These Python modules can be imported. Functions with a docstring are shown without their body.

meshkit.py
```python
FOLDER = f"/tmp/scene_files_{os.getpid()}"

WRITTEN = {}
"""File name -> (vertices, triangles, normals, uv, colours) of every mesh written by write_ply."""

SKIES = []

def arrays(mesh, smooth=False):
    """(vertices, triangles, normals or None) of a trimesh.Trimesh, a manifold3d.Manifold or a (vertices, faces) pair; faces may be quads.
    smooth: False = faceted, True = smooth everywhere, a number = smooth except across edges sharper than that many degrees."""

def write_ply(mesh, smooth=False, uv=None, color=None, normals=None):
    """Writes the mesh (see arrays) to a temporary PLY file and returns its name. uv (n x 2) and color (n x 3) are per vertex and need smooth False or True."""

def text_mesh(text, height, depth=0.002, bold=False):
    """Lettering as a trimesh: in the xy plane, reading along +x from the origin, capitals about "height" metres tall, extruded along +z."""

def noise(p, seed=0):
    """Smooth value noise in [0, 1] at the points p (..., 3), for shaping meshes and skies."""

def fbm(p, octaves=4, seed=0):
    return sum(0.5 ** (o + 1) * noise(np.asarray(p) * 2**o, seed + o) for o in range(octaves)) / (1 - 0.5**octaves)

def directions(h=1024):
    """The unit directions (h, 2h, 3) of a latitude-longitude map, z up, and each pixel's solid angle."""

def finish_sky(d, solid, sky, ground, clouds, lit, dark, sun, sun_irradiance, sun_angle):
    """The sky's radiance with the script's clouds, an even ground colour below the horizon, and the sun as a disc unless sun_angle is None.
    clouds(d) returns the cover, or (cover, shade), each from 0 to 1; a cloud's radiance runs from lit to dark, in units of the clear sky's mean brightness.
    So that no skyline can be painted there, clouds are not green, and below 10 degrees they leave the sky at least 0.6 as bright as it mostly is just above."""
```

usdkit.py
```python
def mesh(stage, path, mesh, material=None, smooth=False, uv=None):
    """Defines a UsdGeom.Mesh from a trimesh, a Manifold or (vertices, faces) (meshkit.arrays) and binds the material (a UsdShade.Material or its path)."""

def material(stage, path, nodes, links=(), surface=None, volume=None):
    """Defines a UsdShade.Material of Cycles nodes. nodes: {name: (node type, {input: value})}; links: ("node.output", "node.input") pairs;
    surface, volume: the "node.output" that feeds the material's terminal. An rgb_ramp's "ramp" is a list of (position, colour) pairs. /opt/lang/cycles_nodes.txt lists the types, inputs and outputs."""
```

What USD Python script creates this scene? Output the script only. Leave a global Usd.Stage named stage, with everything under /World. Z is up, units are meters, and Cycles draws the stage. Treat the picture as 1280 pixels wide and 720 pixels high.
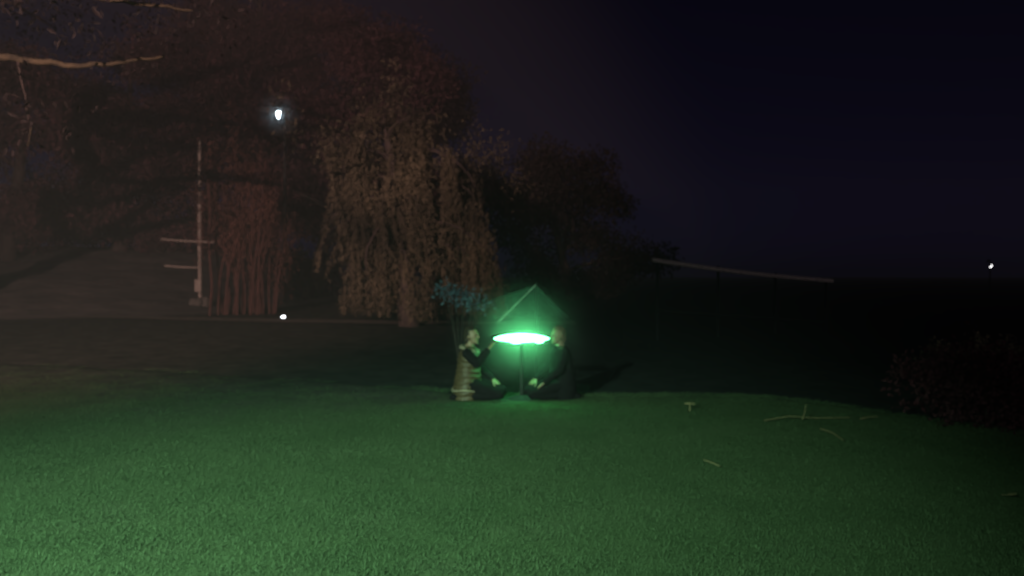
import math, random
import numpy as np, trimesh, manifold3d
from manifold3d import Manifold
import usdkit, meshkit
from pxr import Usd, UsdGeom, UsdLux, UsdShade, Gf, Sdf, Vt

stage = Usd.Stage.CreateInMemory()
UsdGeom.SetStageUpAxis(stage, 'Z')
UsdGeom.SetStageMetersPerUnit(stage, 1.0)
UsdGeom.Xform.Define(stage, '/World')
UsdGeom.Scope.Define(stage, '/World/Looks')
rng = np.random.default_rng(7)

# ------------------------------------------------------------------ camera
CAM = np.array([0.0, 0.0, 1.6])
PITCH = math.atan(20 / 1000.0)            # looking slightly down
cam = UsdGeom.Camera.Define(stage, '/World/camera')
cam.CreateHorizontalApertureAttr(36.0)
cam.CreateVerticalApertureAttr(20.25)
cam.CreateFocalLengthAttr(28.125)
cam.CreateFStopAttr(4.9)
cam.CreateFocusDistanceAttr(1.4)         # the phone focused too near: the whole night view is soft
cam.CreateExposureAttr(1.0)
cx = UsdGeom.Xformable(cam)
cx.AddTranslateOp().Set(Gf.Vec3d(*CAM))
cx.AddRotateXOp().Set(90.0 - math.degrees(PITCH))

# ------------------------------------------------------------------ sky and moonlight
SUN = np.array([0.36, -0.93, 0.105]); SUN /= np.linalg.norm(SUN)
SUN_EL, SUN_ROT = math.asin(SUN[2]), math.atan2(SUN[0], SUN[1])
SKY_STRENGTH = 0.05
usdkit.material(stage, '/World/Looks/night_sky', {
    'sky': ('sky_texture', {'sky_type': 'single_scattering', 'sun_disc': False, 'sun_elevation': SUN_EL, 'sun_rotation': SUN_ROT}),
    'bw': ('rgb_to_bw', {}),
    'night': ('mix', {'mix_type': 'multiply', 'fac': 1.0, 'color2': (0.0060, 0.0042, 0.021)}),
    'bg': ('background_shader', {'strength': SKY_STRENGTH})},
    [('sky.color', 'bw.color'), ('bw.val', 'night.color1'), ('night.color', 'bg.color')], surface='bg.background')
dome = UsdLux.DomeLight.Define(stage, '/World/sky')
UsdShade.MaterialBindingAPI.Apply(dome.GetPrim()).Bind(UsdShade.Material.Get(stage, '/World/Looks/night_sky'))
sun = UsdLux.DistantLight.Define(stage, '/World/moonlight')
sun.CreateNormalizeAttr(True)
sun.CreateIntensityAttr(0.02)
sun.CreateAngleAttr(3.0)
sun.CreateColorAttr(Gf.Vec3f(1.0, 0.88, 0.80))
zz = SUN; xx = np.cross([0, 0, 1.0], zz); xx /= np.linalg.norm(xx); yy = np.cross(zz, xx)
M4 = Gf.Matrix4d(*[float(v) for v in (*xx, 0, *yy, 0, *zz, 0, 0, 0, 20, 1)])
UsdGeom.Xformable(sun).AddTransformOp().Set(M4)

# ------------------------------------------------------------------ helpers
NAMES = {}
def numbered(parent, name):
    k = NAMES.get((parent, name), 0); NAMES[(parent, name)] = k + 1
    return name if k == 0 else f'{name}_{k:03d}'

def tag(prim, label=None, cat=None, group=None, kind=None):
    for key, val in (('label', label), ('category', cat), ('group', group), ('kind', kind)):
        if val: prim.SetCustomDataByKey(key, val)
    return prim

def thing(name, label, cat, loc=(0, 0, 0), rz=0.0, group=None):
    p = '/World/' + numbered('/World', name)
    x = UsdGeom.Xform.Define(stage, p)
    x.AddTranslateOp().Set(Gf.Vec3d(*map(float, loc)))
    if rz: x.AddRotateZOp().Set(math.degrees(rz))
    return tag(x.GetPrim(), label, cat, group)

def obj(name, mesh, mat, parent=None, smooth=False, label=None, kind=None, loc=None):
    base = str(parent.GetPath()) if parent is not None else '/World'
    p = base + '/' + numbered(base, name)
    m = usdkit.mesh(stage, p, mesh, MAT[mat], smooth=smooth)
    if loc is not None: m.AddTranslateOp().Set(Gf.Vec3d(*map(float, loc)))
    pr = m.GetPrim()
    tag(pr, label, None, None, kind)
    return pr

def at(px, py, d):
    """The point at distance d (metres ahead) seen at a place of the view."""
    x, u = (px - 640) / 1000.0, (360 - py) / 1000.0
    c, s = math.cos(PITCH), math.sin(PITCH)
    dy, dz = c + u * s, -s + u * c
    return CAM + np.array([x, dy, dz]) * (d / dy)

def on_ground(px, py):
    u = (360 - py) / 1000.0
    c, s = math.cos(PITCH), math.sin(PITCH)
    dy, dz = c + u * s, -s + u * c
    return CAM + np.array([(px - 640) / 1000.0, dy, dz]) * (-CAM[2] / dz)

def tube(points, radii, n=6, cap=True):
    P = np.asarray(points, float); R = np.broadcast_to(np.asarray(radii, float), len(P))
    T = np.gradient(P, axis=0); T /= np.linalg.norm(T, axis=1)[:, None] + 1e-12
    ref = np.array([0.0, 0, 1]) if abs(T[:, 2]).mean() < 0.8 else np.array([1.0, 0, 0])
    U = np.cross(T, ref); U /= np.linalg.norm(U, axis=1)[:, None] + 1e-12
    W = np.cross(T, U)
    a = np.linspace(0, 2 * np.pi, n, endpoint=False)
    V = (P[:, None] + R[:, None, None] * (np.cos(a)[None, :, None] * U[:, None] + np.sin(a)[None, :, None] * W[:, None])).reshape(-1, 3)
    F = []
    for i in range(len(P) - 1):
        for j in range(n):
            b = i * n + j; c = i * n + (j + 1) % n
            F += [[b, c, c + n], [b, c + n, b + n]]
    if cap:
        V = np.vstack([V, P[0], P[-1]]); k = len(V) - 2
        for j in range(n):
            F += [[k, (j + 1) % n, j], [k + 1, (len(P) - 1) * n + j, (len(P) - 1) * n + (j + 1) % n]]
    m = trimesh.Trimesh(V, np.array(F), process=False)
    return m

def cat(ms):
    ms = [m for m in ms if m is not None and len(m.faces)]
    return trimesh.util.concatenate(ms)

def tri(man):
    m = man.to_mesh()
    return trimesh.Trimesh(m.vert_properties[:, :3], m.tri_verts, process=False)

def box(sx, sy, sz, loc=(0, 0, 0), r=0.0):
    if r:
        b = Manifold.batch_hull([Manifold.sphere(r, 10).translate([x, y, z]) for x in (-sx/2 + r, sx/2 - r) for y in (-sy/2 + r, sy/2 - r) for z in (-sz/2 + r, sz/2 - r)])
        m = tri(b)
    else:
        m = trimesh.creation.box([sx, sy, sz])
    m.apply_translation(loc)
    return m

def lathe(profile, n=32):
    return trimesh.creation.revolve(np.array(profile, float), sections=n)

# ------------------------------------------------------------------ materials
MAT = {}
def noisy(name, c1, c2, scale=8.0, rough=0.9, bump=0.3, detail=5.0, dist=0.02, extra=None, spec=0.25, coords='object', random=False):
    nodes = {'tc': ('texture_coordinate', {}), 'geo': ('geometry', {}),
             'n': ('noise_texture', {'scale': scale, 'detail': detail, 'roughness': 0.65}),
             'r': ('rgb_ramp', {'ramp': [(0.30, c1), (0.70, c2)]}),
             'b': ('bump', {'strength': bump, 'distance': dist}),
             'p': ('principled_bsdf', {'roughness': rough, 'specular_ior_level': spec, **(extra or {})})}
    links = [('tc.object' if coords == 'object' else 'geo.position', 'n.vector'), ('n.fac', 'r.fac'), ('r.color', 'p.base_color'),
             ('n.fac', 'b.height'), ('b.normal', 'p.normal')]
    MAT[name] = usdkit.material(stage, f'/World/Looks/{name}', nodes, links, surface='p.BSDF')

def leafy(name, c1, c2, trans=0.3):
    """Leaves: each leaf its own tone, some light through."""
    MAT[name] = usdkit.material(stage, f'/World/Looks/{name}', {
        'geo': ('geometry', {}), 'n': ('noise_texture', {'scale': 0.55, 'detail': 3.0}),
        'mx': ('math', {'math_type': 'multiply_add', 'value2': 0.45}),
        'r': ('rgb_ramp', {'ramp': [(0.25, c1), (0.85, c2)]}),
        'd': ('principled_bsdf', {'roughness': 0.75, 'specular_ior_level': 0.25}),
        't': ('translucent_bsdf', {}), 'm': ('mix_closure', {'fac': trans})},
        [('geo.random_per_island', 'mx.value1'), ('geo.position', 'n.vector'), ('n.fac', 'mx.value3'), ('mx.value', 'r.fac'), ('r.color', 'd.base_color'), ('r.color', 't.color'),
         ('d.BSDF', 'm.closure1'), ('t.BSDF', 'm.closure2')], surface='m.closure')

def glow(name, color, strength):
    MAT[name] = usdkit.material(stage, f'/World/Looks/{name}', {'e': ('emission', {'color': color, 'strength': strength})}, [], surface='e.emission')

def mist(name, color, density, radius, power=2.0, nscale=3.0):
    """Added puff of haze standing in for lens glow, thinning out from its middle."""
    MAT[name] = usdkit.material(stage, f'/World/Looks/{name}', {
        'tc': ('texture_coordinate', {}), 'map': ('mapping', {'scale': (1 / radius[0], 1 / radius[1], 1 / radius[2])}),
        'g': ('gradient_texture', {'gradient_type': 'spherical'}),
        'pw': ('math', {'math_type': 'power', 'value2': power}),
        'n': ('noise_texture', {'scale': nscale, 'detail': 3.0}),
        'nm': ('map_range', {'from_min': 0.3, 'from_max': 0.7, 'to_min': 0.65, 'to_max': 1.35}),
        'm1': ('math', {'math_type': 'multiply'}),
        'm': ('math', {'math_type': 'multiply', 'value2': density}),
        'v': ('principled_volume', {'color': color})},
        [('tc.object', 'map.vector'), ('map.vector', 'g.vector'), ('g.fac', 'pw.value1'), ('tc.object', 'n.vector'), ('n.fac', 'nm.value'),
         ('pw.value', 'm1.value1'), ('nm.result', 'm1.value2'), ('m1.value', 'm.value1'), ('m.value', 'v.density')], volume='v.volume')

MAT['soil'] = usdkit.material(stage, '/World/Looks/soil', {
    'geo': ('geometry', {}), 'n': ('noise_texture', {'scale': 2.2, 'detail': 5.0, 'roughness': 0.65}), 'big': ('noise_texture', {'scale': 0.28, 'detail': 4.0}),
    'x': ('separate_xyz', {}), 'far': ('map_range', {'from_min': 3.0, 'from_max': -9.0, 'to_min': -0.35, 'to_max': 0.75}),
    'add': ('math', {'math_type': 'add'}), 'lit_litter': ('map_range', {'from_min': 0.35, 'from_max': 0.95, 'to_min': 0.0, 'to_max': 1.0, 'clamp': True}),  # paler towards the left: the light there is put into the colour
    'r': ('rgb_ramp', {'ramp': [(0.30, (0.011, 0.014, 0.015)), (0.70, (0.024, 0.027, 0.027))]}),  # near-black base stands in for ground outside the light pool
    'r2': ('rgb_ramp', {'ramp': [(0.30, (0.024, 0.026, 0.023)), (0.70, (0.066, 0.062, 0.055))]}),
    'mx': ('mix', {}), 'b': ('bump', {'strength': 0.25, 'distance': 0.03}), 'p': ('principled_bsdf', {'roughness': 1.0, 'specular_ior_level': 0.05})},
    [('geo.position', 'n.vector'), ('geo.position', 'big.vector'), ('geo.position', 'x.vector'), ('x.x', 'far.value'), ('far.result', 'add.value1'), ('big.fac', 'add.value2'),
     ('n.fac', 'r.fac'), ('n.fac', 'r2.fac'), ('r.color', 'mx.color1'), ('r2.color', 'mx.color2'), ('lit_litter.result', 'mx.fac'), ('add.value', 'lit_litter.value'), ('mx.color', 'p.base_color'), ('n.fac', 'b.height'), ('b.normal', 'p.normal')], surface='p.BSDF')
MAT['turf'] = usdkit.material(stage, '/World/Looks/turf', {
    'geo': ('geometry', {}), 'n': ('noise_texture', {'scale': 1.6, 'detail': 5.0, 'roughness': 0.65}), 'n2': ('noise_texture', {'scale': 2.2, 'detail': 5.0, 'roughness': 0.65}),
    'at': ('attribute', {'attribute': 'bare'}), 'ad': ('math', {'math_type': 'multiply_add', 'value2': 0.8}),  # this attribute carries the painted fade of the soft beam edge
    'th': ('map_range', {'from_min': 0.42, 'from_max': 1.05, 'clamp': True}),
    'r': ('rgb_ramp', {'ramp': [(0.30, (0.040, 0.070, 0.029)), (0.70, (0.070, 0.105, 0.048))]}),
    'r2': ('rgb_ramp', {'ramp': [(0.30, (0.026, 0.030, 0.025)), (0.70, (0.066, 0.066, 0.056))]}),
    'mx': ('mix', {}), 'b': ('bump', {'strength': 0.4, 'distance': 0.03}), 'p': ('principled_bsdf', {'roughness': 1.0, 'specular_ior_level': 0.05})},
    [('geo.position', 'n.vector'), ('geo.position', 'n2.vector'), ('n.fac', 'ad.value1'), ('at.fac', 'ad.value3'), ('ad.value', 'th.value'), ('n.fac', 'r.fac'), ('n2.fac', 'r2.fac'),
     ('r.color', 'mx.color1'), ('r2.color', 'mx.color2'), ('th.result', 'mx.fac'), ('mx.color', 'p.base_color'), ('n.fac', 'b.height'), ('b.normal', 'p.normal')], surface='p.BSDF')
noisy('dry_bank', (0.036, 0.031, 0.031), (0.090, 0.077, 0.072), 0.9, bump=0.8, dist=0.15, coords='world')
noisy('dirt_path', (0.06, 0.05, 0.042), (0.11, 0.09, 0.075), 3.0, coords='world')
noisy('bark', (0.014, 0.010, 0.010), (0.045, 0.032, 0.028), 9.0, bump=0.7, dist=0.04, coords='world')
noisy('red_bark', (0.022, 0.011, 0.010), (0.062, 0.026, 0.022), 9.0, bump=0.6, dist=0.03, coords='world')
noisy('pale_bark', (0.008, 0.0065, 0.0045), (0.052, 0.038, 0.021), 7.0, bump=0.5, dist=0.02, coords='world')
noisy('grey_pole', (0.085, 0.072, 0.062), (0.17, 0.145, 0.125), 6.0, rough=0.7, bump=0.2)
noisy('dark_metal', (0.010, 0.010, 0.010), (0.018, 0.018, 0.018), 12.0, rough=0.9, bump=0.15)
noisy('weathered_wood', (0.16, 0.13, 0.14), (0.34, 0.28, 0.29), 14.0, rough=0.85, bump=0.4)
noisy('shaded_wood', (0.005, 0.005, 0.007), (0.012, 0.011, 0.014), 14.0, rough=0.95, bump=0.4, spec=0.1)  # darkened copy of the wood: shade put into the colour
noisy('old_concrete', (0.025, 0.022, 0.020), (0.060, 0.052, 0.046), 6.0)
noisy('pale_rib', (0.22, 0.22, 0.21), (0.40, 0.40, 0.38), 14.0, rough=0.6, bump=0.1)
noisy('dead_twig', (0.09, 0.075, 0.035), (0.18, 0.15, 0.075), 20.0, rough=0.8, bump=0.3)
noisy('skin', (0.19, 0.12, 0.075), (0.25, 0.16, 0.105), 30.0, rough=0.5, bump=0.05, spec=0.4)
noisy('tanned_skin', (0.15, 0.10, 0.062), (0.20, 0.13, 0.085), 30.0, rough=0.5, bump=0.05, spec=0.4)
noisy('brown_quilt', (0.032, 0.020, 0.009), (0.085, 0.054, 0.026), 40.0, rough=0.55, bump=0.15, spec=0.4)
noisy('pale_knit', (0.17, 0.135, 0.095), (0.27, 0.22, 0.16), 60.0, rough=0.85, bump=0.3)
noisy('dark_cloth', (0.004, 0.004, 0.005), (0.009, 0.0085, 0.009), 60.0, rough=1.0, bump=0.3, spec=0.08)
noisy('dark_hair', (0.012, 0.008, 0.005), (0.035, 0.023, 0.015), 50.0, rough=0.5, bump=0.4)
noisy('fair_hair', (0.05, 0.036, 0.022), (0.13, 0.095, 0.06), 50.0, rough=0.5, bump=0.4)
noisy('eye_dark', (0.02, 0.015, 0.012), (0.03, 0.02, 0.018), 30.0, rough=0.2, bump=0.0)
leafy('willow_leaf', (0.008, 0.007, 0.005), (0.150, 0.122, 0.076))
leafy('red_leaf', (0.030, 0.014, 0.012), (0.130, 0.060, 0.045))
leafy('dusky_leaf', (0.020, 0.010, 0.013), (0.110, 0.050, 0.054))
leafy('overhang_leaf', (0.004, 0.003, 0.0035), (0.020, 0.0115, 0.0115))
leafy('shade_leaf', (0.008, 0.006, 0.0065), (0.034, 0.022, 0.022))  # darker leaf copy, shade put into the colour for the unlit trees
leafy('plum_leaf', (0.018, 0.006, 0.009), (0.095, 0.024, 0.036))
leafy('silver_leaf', (0.05, 0.075, 0.11), (0.17, 0.24, 0.34))
leafy('grass_blade', (0.048, 0.084, 0.036), (0.078, 0.122, 0.056), 0.35)
leafy('olive_leaf', (0.08, 0.07, 0.045), (0.22, 0.185, 0.12))
glow('green_glow', (0.115, 1.0, 0.31), 8.5)
glow('white_glow', (0.84, 0.95, 1.0), 7.0)
glow('path_glow', (0.88, 0.95, 1.0), 2.6)
glow('far_glow', (1.0, 0.97, 0.98), 1.6)
glow('flood_glow', (0.70, 1.0, 0.80), 2.0)
mist('green_halo', (0.92, 0.96, 0.93), 0.60, (1.25, 1.0, 1.0), 3.2, 5.0)  # puff added to spread a lens glow around the green lamp
mist('white_halo', (0.70, 0.88, 1.0), 0.75, (1.3, 1.3, 1.3), 2.0, 1.2)  # puff added for the bluish halo of the street lamp
MAT['clear_sheet'] = usdkit.material(stage, '/World/Looks/clear_sheet', {
    'tc': ('texture_coordinate', {}), 'n': ('noise_texture', {'scale': 7.0, 'detail': 4.0, 'distortion': 0.8}),
    'b': ('bump', {'strength': 0.5, 'distance': 0.03}),
    'g': ('principled_bsdf', {'base_color': (0.62, 0.70, 0.74), 'roughness': 0.28, 'specular_ior_level': 0.6}),
    't': ('transparent_bsdf', {'color': (0.96, 0.98, 0.98)}), 'tl': ('translucent_bsdf', {'color': (0.55, 0.62, 0.64)}),
    'm0': ('mix_closure', {'fac': 0.4}), 'm': ('mix_closure', {'fac': 0.022})},
    [('tc.object', 'n.vector'), ('n.fac', 'b.height'), ('b.normal', 'g.normal'), ('g.BSDF', 'm0.closure1'), ('tl.BSDF', 'm0.closure2'), ('t.BSDF', 'm.closure1'), ('m0.closure', 'm.closure2')], surface='m.closure')

# ------------------------------------------------------------------ the setting: soil, lawn, path, bank
def sheet(xs, ys, zf):
    X, Y = np.meshgrid(xs, ys)
    Z = zf(X, Y)
    V = np.stack([X, Y, Z], -1).reshape(-1, 3)
    n = len(xs); F = []
    idx = np.arange(len(xs) * len(ys)).reshape(len(ys), len(xs))
    a, b, c, d = idx[:-1, :-1].ravel(), idx[:-1, 1:].ravel(), idx[1:, 1:].ravel(), idx[1:, :-1].ravel()
    return trimesh.Trimesh(V, np.vstack([np.c_[a, b, c], np.c_[a, c, d]]), process=False)

def grid_axis(lo, near_lo, near_hi, hi, step):
    near = np.arange(near_lo, near_hi + 1e-6, step)
    left = near_lo - np.geomspace(step, near_lo - lo, 18)[::-1]
    right = near_hi + np.geomspace(step, hi - near_hi, 18)
    return np.concatenate([left, near, right])

def soil_z(X, Y):
    P = np.stack([X, Y, 0 * X], -1)
    near = np.exp(-((np.hypot(X, Y - 10)) / 300.0) ** 2)
    return -0.035 + 0.03 * (meshkit.fbm(P * 0.8, 3, 3) - 0.5) * near

g = sheet(grid_axis(-160, -24, 24, 160, 0.6), grid_axis(-40, -6, 46, 240, 0.6), soil_z)
tag(obj('soil_ground', g, 'soil', smooth=True), 'bare ground stretching away behind the lawn, coloured dark to read as unlit', None, None, 'structure')

LAWN_EDGE = [(-14, 15.8), (-9, 14.2), (-5, 12.8), (-2.55, 11.7), (-1.2, 11.0), (-0.54, 10.55), (0.8, 10.45), (2.3, 10.5), (3.0, 10.35), (3.6, 10.0), (4.4, 9.0), (5.4, 7.4), (6.6, 5.6), (9.0, 4.0)]  # turf outline traces the far rim of the light pool
ex, ey = np.array(LAWN_EDGE).T
def lawn_far(x):
    x = np.asarray(x, float)
    return np.interp(x, ex, ey) + 0.22 * (meshkit.fbm(np.stack([x * 2.1, 0 * x, 0 * x], -1), 4, 9) - 0.5)
def beam_fade(x, y):
    """How far the painted soft beam edge has browned the turf, towards its far left margin."""
    left = np.clip((1.0 - x) / 5.0, 0, 1)
    width = 0.4 + 4.6 * left
    return np.clip(1 - (lawn_far(x) - y) / width, 0, 1)
xs = np.arange(-14, 9.01, 0.12); ts = np.linspace(0, 1, 90)
far = lawn_far(xs)
Y = -14 + (far[None] + 14) * ts[:, None]; X = np.broadcast_to(xs[None], Y.shape)
Z = 0.012 + 0.035 * (meshkit.fbm(np.stack([X * 0.9, Y * 0.9, 0 * X], -1), 3, 5) - 0.5)
Z[-1] = -0.07
idx = np.arange(X.size).reshape(X.shape)
a, b, c, d = idx[:-1, :-1].ravel(), idx[:-1, 1:].ravel(), idx[1:, 1:].ravel(), idx[1:, :-1].ravel()
lawn = trimesh.Trimesh(np.stack([X, Y, Z], -1).reshape(-1, 3), np.vstack([np.c_[a, b, c], np.c_[a, c, d]]), process=False)
lawn_prim = obj('lawn', lawn, 'turf', smooth=True)
UsdGeom.PrimvarsAPI(lawn_prim).CreatePrimvar('bare', Sdf.ValueTypeNames.FloatArray, 'vertex').Set(Vt.FloatArray.FromNumpy(beam_fade(X, Y).ravel().astype(np.float32)))
tag(lawn_prim, 'green lawn in the foreground, its curved far edge shaped as a light pool', None, None, 'structure')

# grass: tufts scattered over the part of the lawn in view
UsdGeom.PointInstancer.Define(stage, '/World/grass')
pi = UsdGeom.PointInstancer.Get(stage, '/World/grass')
protos = []
for k in range(4):
    V, F = [], []
    for _ in range(46):
        r, th = 0.11 * math.sqrt(rng.random()), rng.random() * 6.283
        base = np.array([r * math.cos(th), r * math.sin(th), -0.01])
        ph = rng.random() * 6.283; w = 0.0012 + 0.0014 * rng.random(); h = 0.008 + 0.030 * rng.random() ** 2.2
        side = np.array([math.cos(ph), math.sin(ph), 0]) * w
        lean = np.array([-math.sin(ph), math.cos(ph), 0]) * h * (0.2 + 0.9 * rng.random())
        n0 = len(V)
        V += [base - side, base + side, base + side * .8 + lean * .4 + [0, 0, h * .65], base - side * .8 + lean * .4 + [0, 0, h * .65], base + lean + [0, 0, h]]
        F += [[n0, n0 + 1, n0 + 2], [n0, n0 + 2, n0 + 3], [n0 + 3, n0 + 2, n0 + 4]]
    path = f'/World/grass/tuft_{k:03d}' if k else '/World/grass/tuft'
    usdkit.mesh(stage, path, (np.array(V), np.array(F)), MAT['grass_blade'])
    protos.append(path)
N = 46000
yy_ = 3.0 + (15.0 - 3.0) * rng.random(N); xx_ = (rng.random(N) * 2 - 1) * (0.68 * yy_ + 0.8)
keep = (yy_ < lawn_far(xx_) - 0.02 + 0.05 * rng.random(N)) & (xx_ > -13.5) & (xx_ < 8.8)
keep &= rng.random(N) > beam_fade(xx_, yy_) ** 1.2 * np.clip((1.0 - xx_) / 2.5, 0, 1)
# thin the far tufts a little: each still covers its share of the ground
keep &= (meshkit.fbm(np.stack([xx_ * 0.8, yy_ * 0.8, 0 * xx_], -1), 3, 21) > 0.30 - 0.2 * rng.random(N))
xx_, yy_ = xx_[keep], yy_[keep]
zz_ = 0.012 + 0.035 * (meshkit.fbm(np.stack([xx_ * 0.9, yy_ * 0.9, 0 * xx_], -1), 3, 5) - 0.5)
pi.CreatePrototypesRel().SetTargets([Sdf.Path(p) for p in protos])
pi.CreateProtoIndicesAttr(Vt.IntArray.FromNumpy(rng.integers(0, 4, len(xx_)).astype(np.int32)))
pi.CreatePositionsAttr(Vt.Vec3fArray.FromNumpy(np.stack([xx_, yy_, zz_], -1).astype(np.float32)))
ang = rng.random(len(xx_)) * np.pi
pi.CreateOrientationsAttr(Vt.QuathArray([Gf.Quath(float(math.cos(t)), 0, 0, float(math.sin(t))) for t in ang]))
sc = 0.8 + 0.6 * rng.random(len(xx_))
pi.CreateScalesAttr(Vt.Vec3fArray.FromNumpy(np.stack([sc, sc, sc * (0.35 + 0.55 * meshkit.fbm(np.stack([xx_ * 1.7, yy_ * 1.7, 0 * xx_], -1), 3, 31))], -1).astype(np.float32)))
tag(pi.GetPrim(), 'short green grass covering the lit lawn', 'grass', None, 'stuff')

# pale strip of path at the foot of the trees
pp = [(-16, 29), (-11, 27.2), (-7, 26.0), (-3.5, 25.3), (-1.0, 25.0), (2, 25.2)]
V, F = [], []
pqx, pqy = np.array(pp, float).T
for i, x in enumerate(np.linspace(-16, 2, 60)):
    y = float(np.interp(x, pqx, pqy))
    w = 1.5 * (0.75 + 0.5 * meshkit.fbm(np.array([[x * .7, 1, 2.0]]), 3, 2)[0])
    V += [[x, y - w / 2, 0.012], [x, y + w / 2, 0.016]]
    if i: F += [[2*i-2, 2*i, 2*i+1], [2*i-2, 2*i+1, 2*i-1]]
tag(obj('dirt_path', trimesh.Trimesh(V, F, process=False), 'dirt_path'), 'pale dirt path along the foot of the trees', None, None, 'structure')

# dry bank rising on the left behind the pole
def bank_z(X, Y):
    P = np.stack([X, Y, 0 * X], -1)
    fall = np.clip((-9.0 - X) / 12.0, 0, 1); fall = fall * fall * (3 - 2 * fall)
    up = np.clip((Y - 27.0) / 24.0, 0, 1)
    lo = np.clip((27.5 - Y) / 1.5, 0, 1)
    return -0.12 + fall * up * 3.3 + 0.55 * (meshkit.fbm(P * 0.35, 4, 14) - 0.5) * fall * np.clip(up * 5, 0, 1) + 0.16 * (meshkit.fbm(P * 1.3, 3, 15) - 0.4) * fall * np.clip(up * 9, 0, 1)
bank = sheet(np.arange(-75, -8.9, 0.6), np.arange(27, 75.1, 0.6), bank_z)
tag(obj('dry_bank', bank, 'dry_bank', smooth=True), 'dim brown bank rising at the left behind the pole', None, None, 'structure')

# ------------------------------------------------------------------ trees
def leaf_quads(C, D, L, W, seed):
    """Leaves as pointed quads at C, pointing along D, of length L and half width W."""
    r = np.random.default_rng(seed); n = len(C)
    D = D / (np.linalg.norm(D, axis=1)[:, None] + 1e-9)
    S = np.cross(D, r.normal(size=(n, 3))); S /= np.linalg.norm(S, axis=1)[:, None] + 1e-9
    L = np.broadcast_to(L, n)[:, None]; W = np.broadcast_to(W, n)[:, None]
    N_ = np.cross(D, S) * L * 0.08
    V = np.stack([C, C + D * L * .45 + S * W + N_, C + D * L, C + D * L * .45 - S * W + N_], 1).reshape(-1, 3)
    b = np.arange(n)[:, None] * 4
    return trimesh.Trimesh(V, np.vstack([b + [0, 1, 2], b + [0, 2, 3]]), process=False)

def wander(p0, d0, length, n, seed, sag=0.0, wob=0.15):
    r = np.random.default_rng(seed); P = [np.array(p0, float)]; d = np.array(d0, float); d /= np.linalg.norm(d)
    for _ in range(n):
        d = d + r.normal(size=3) * wob + np.array([0, 0, -sag]); d /= np.linalg.norm(d)
        P.append(P[-1] + d * length / n)
    return np.array(P)

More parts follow.
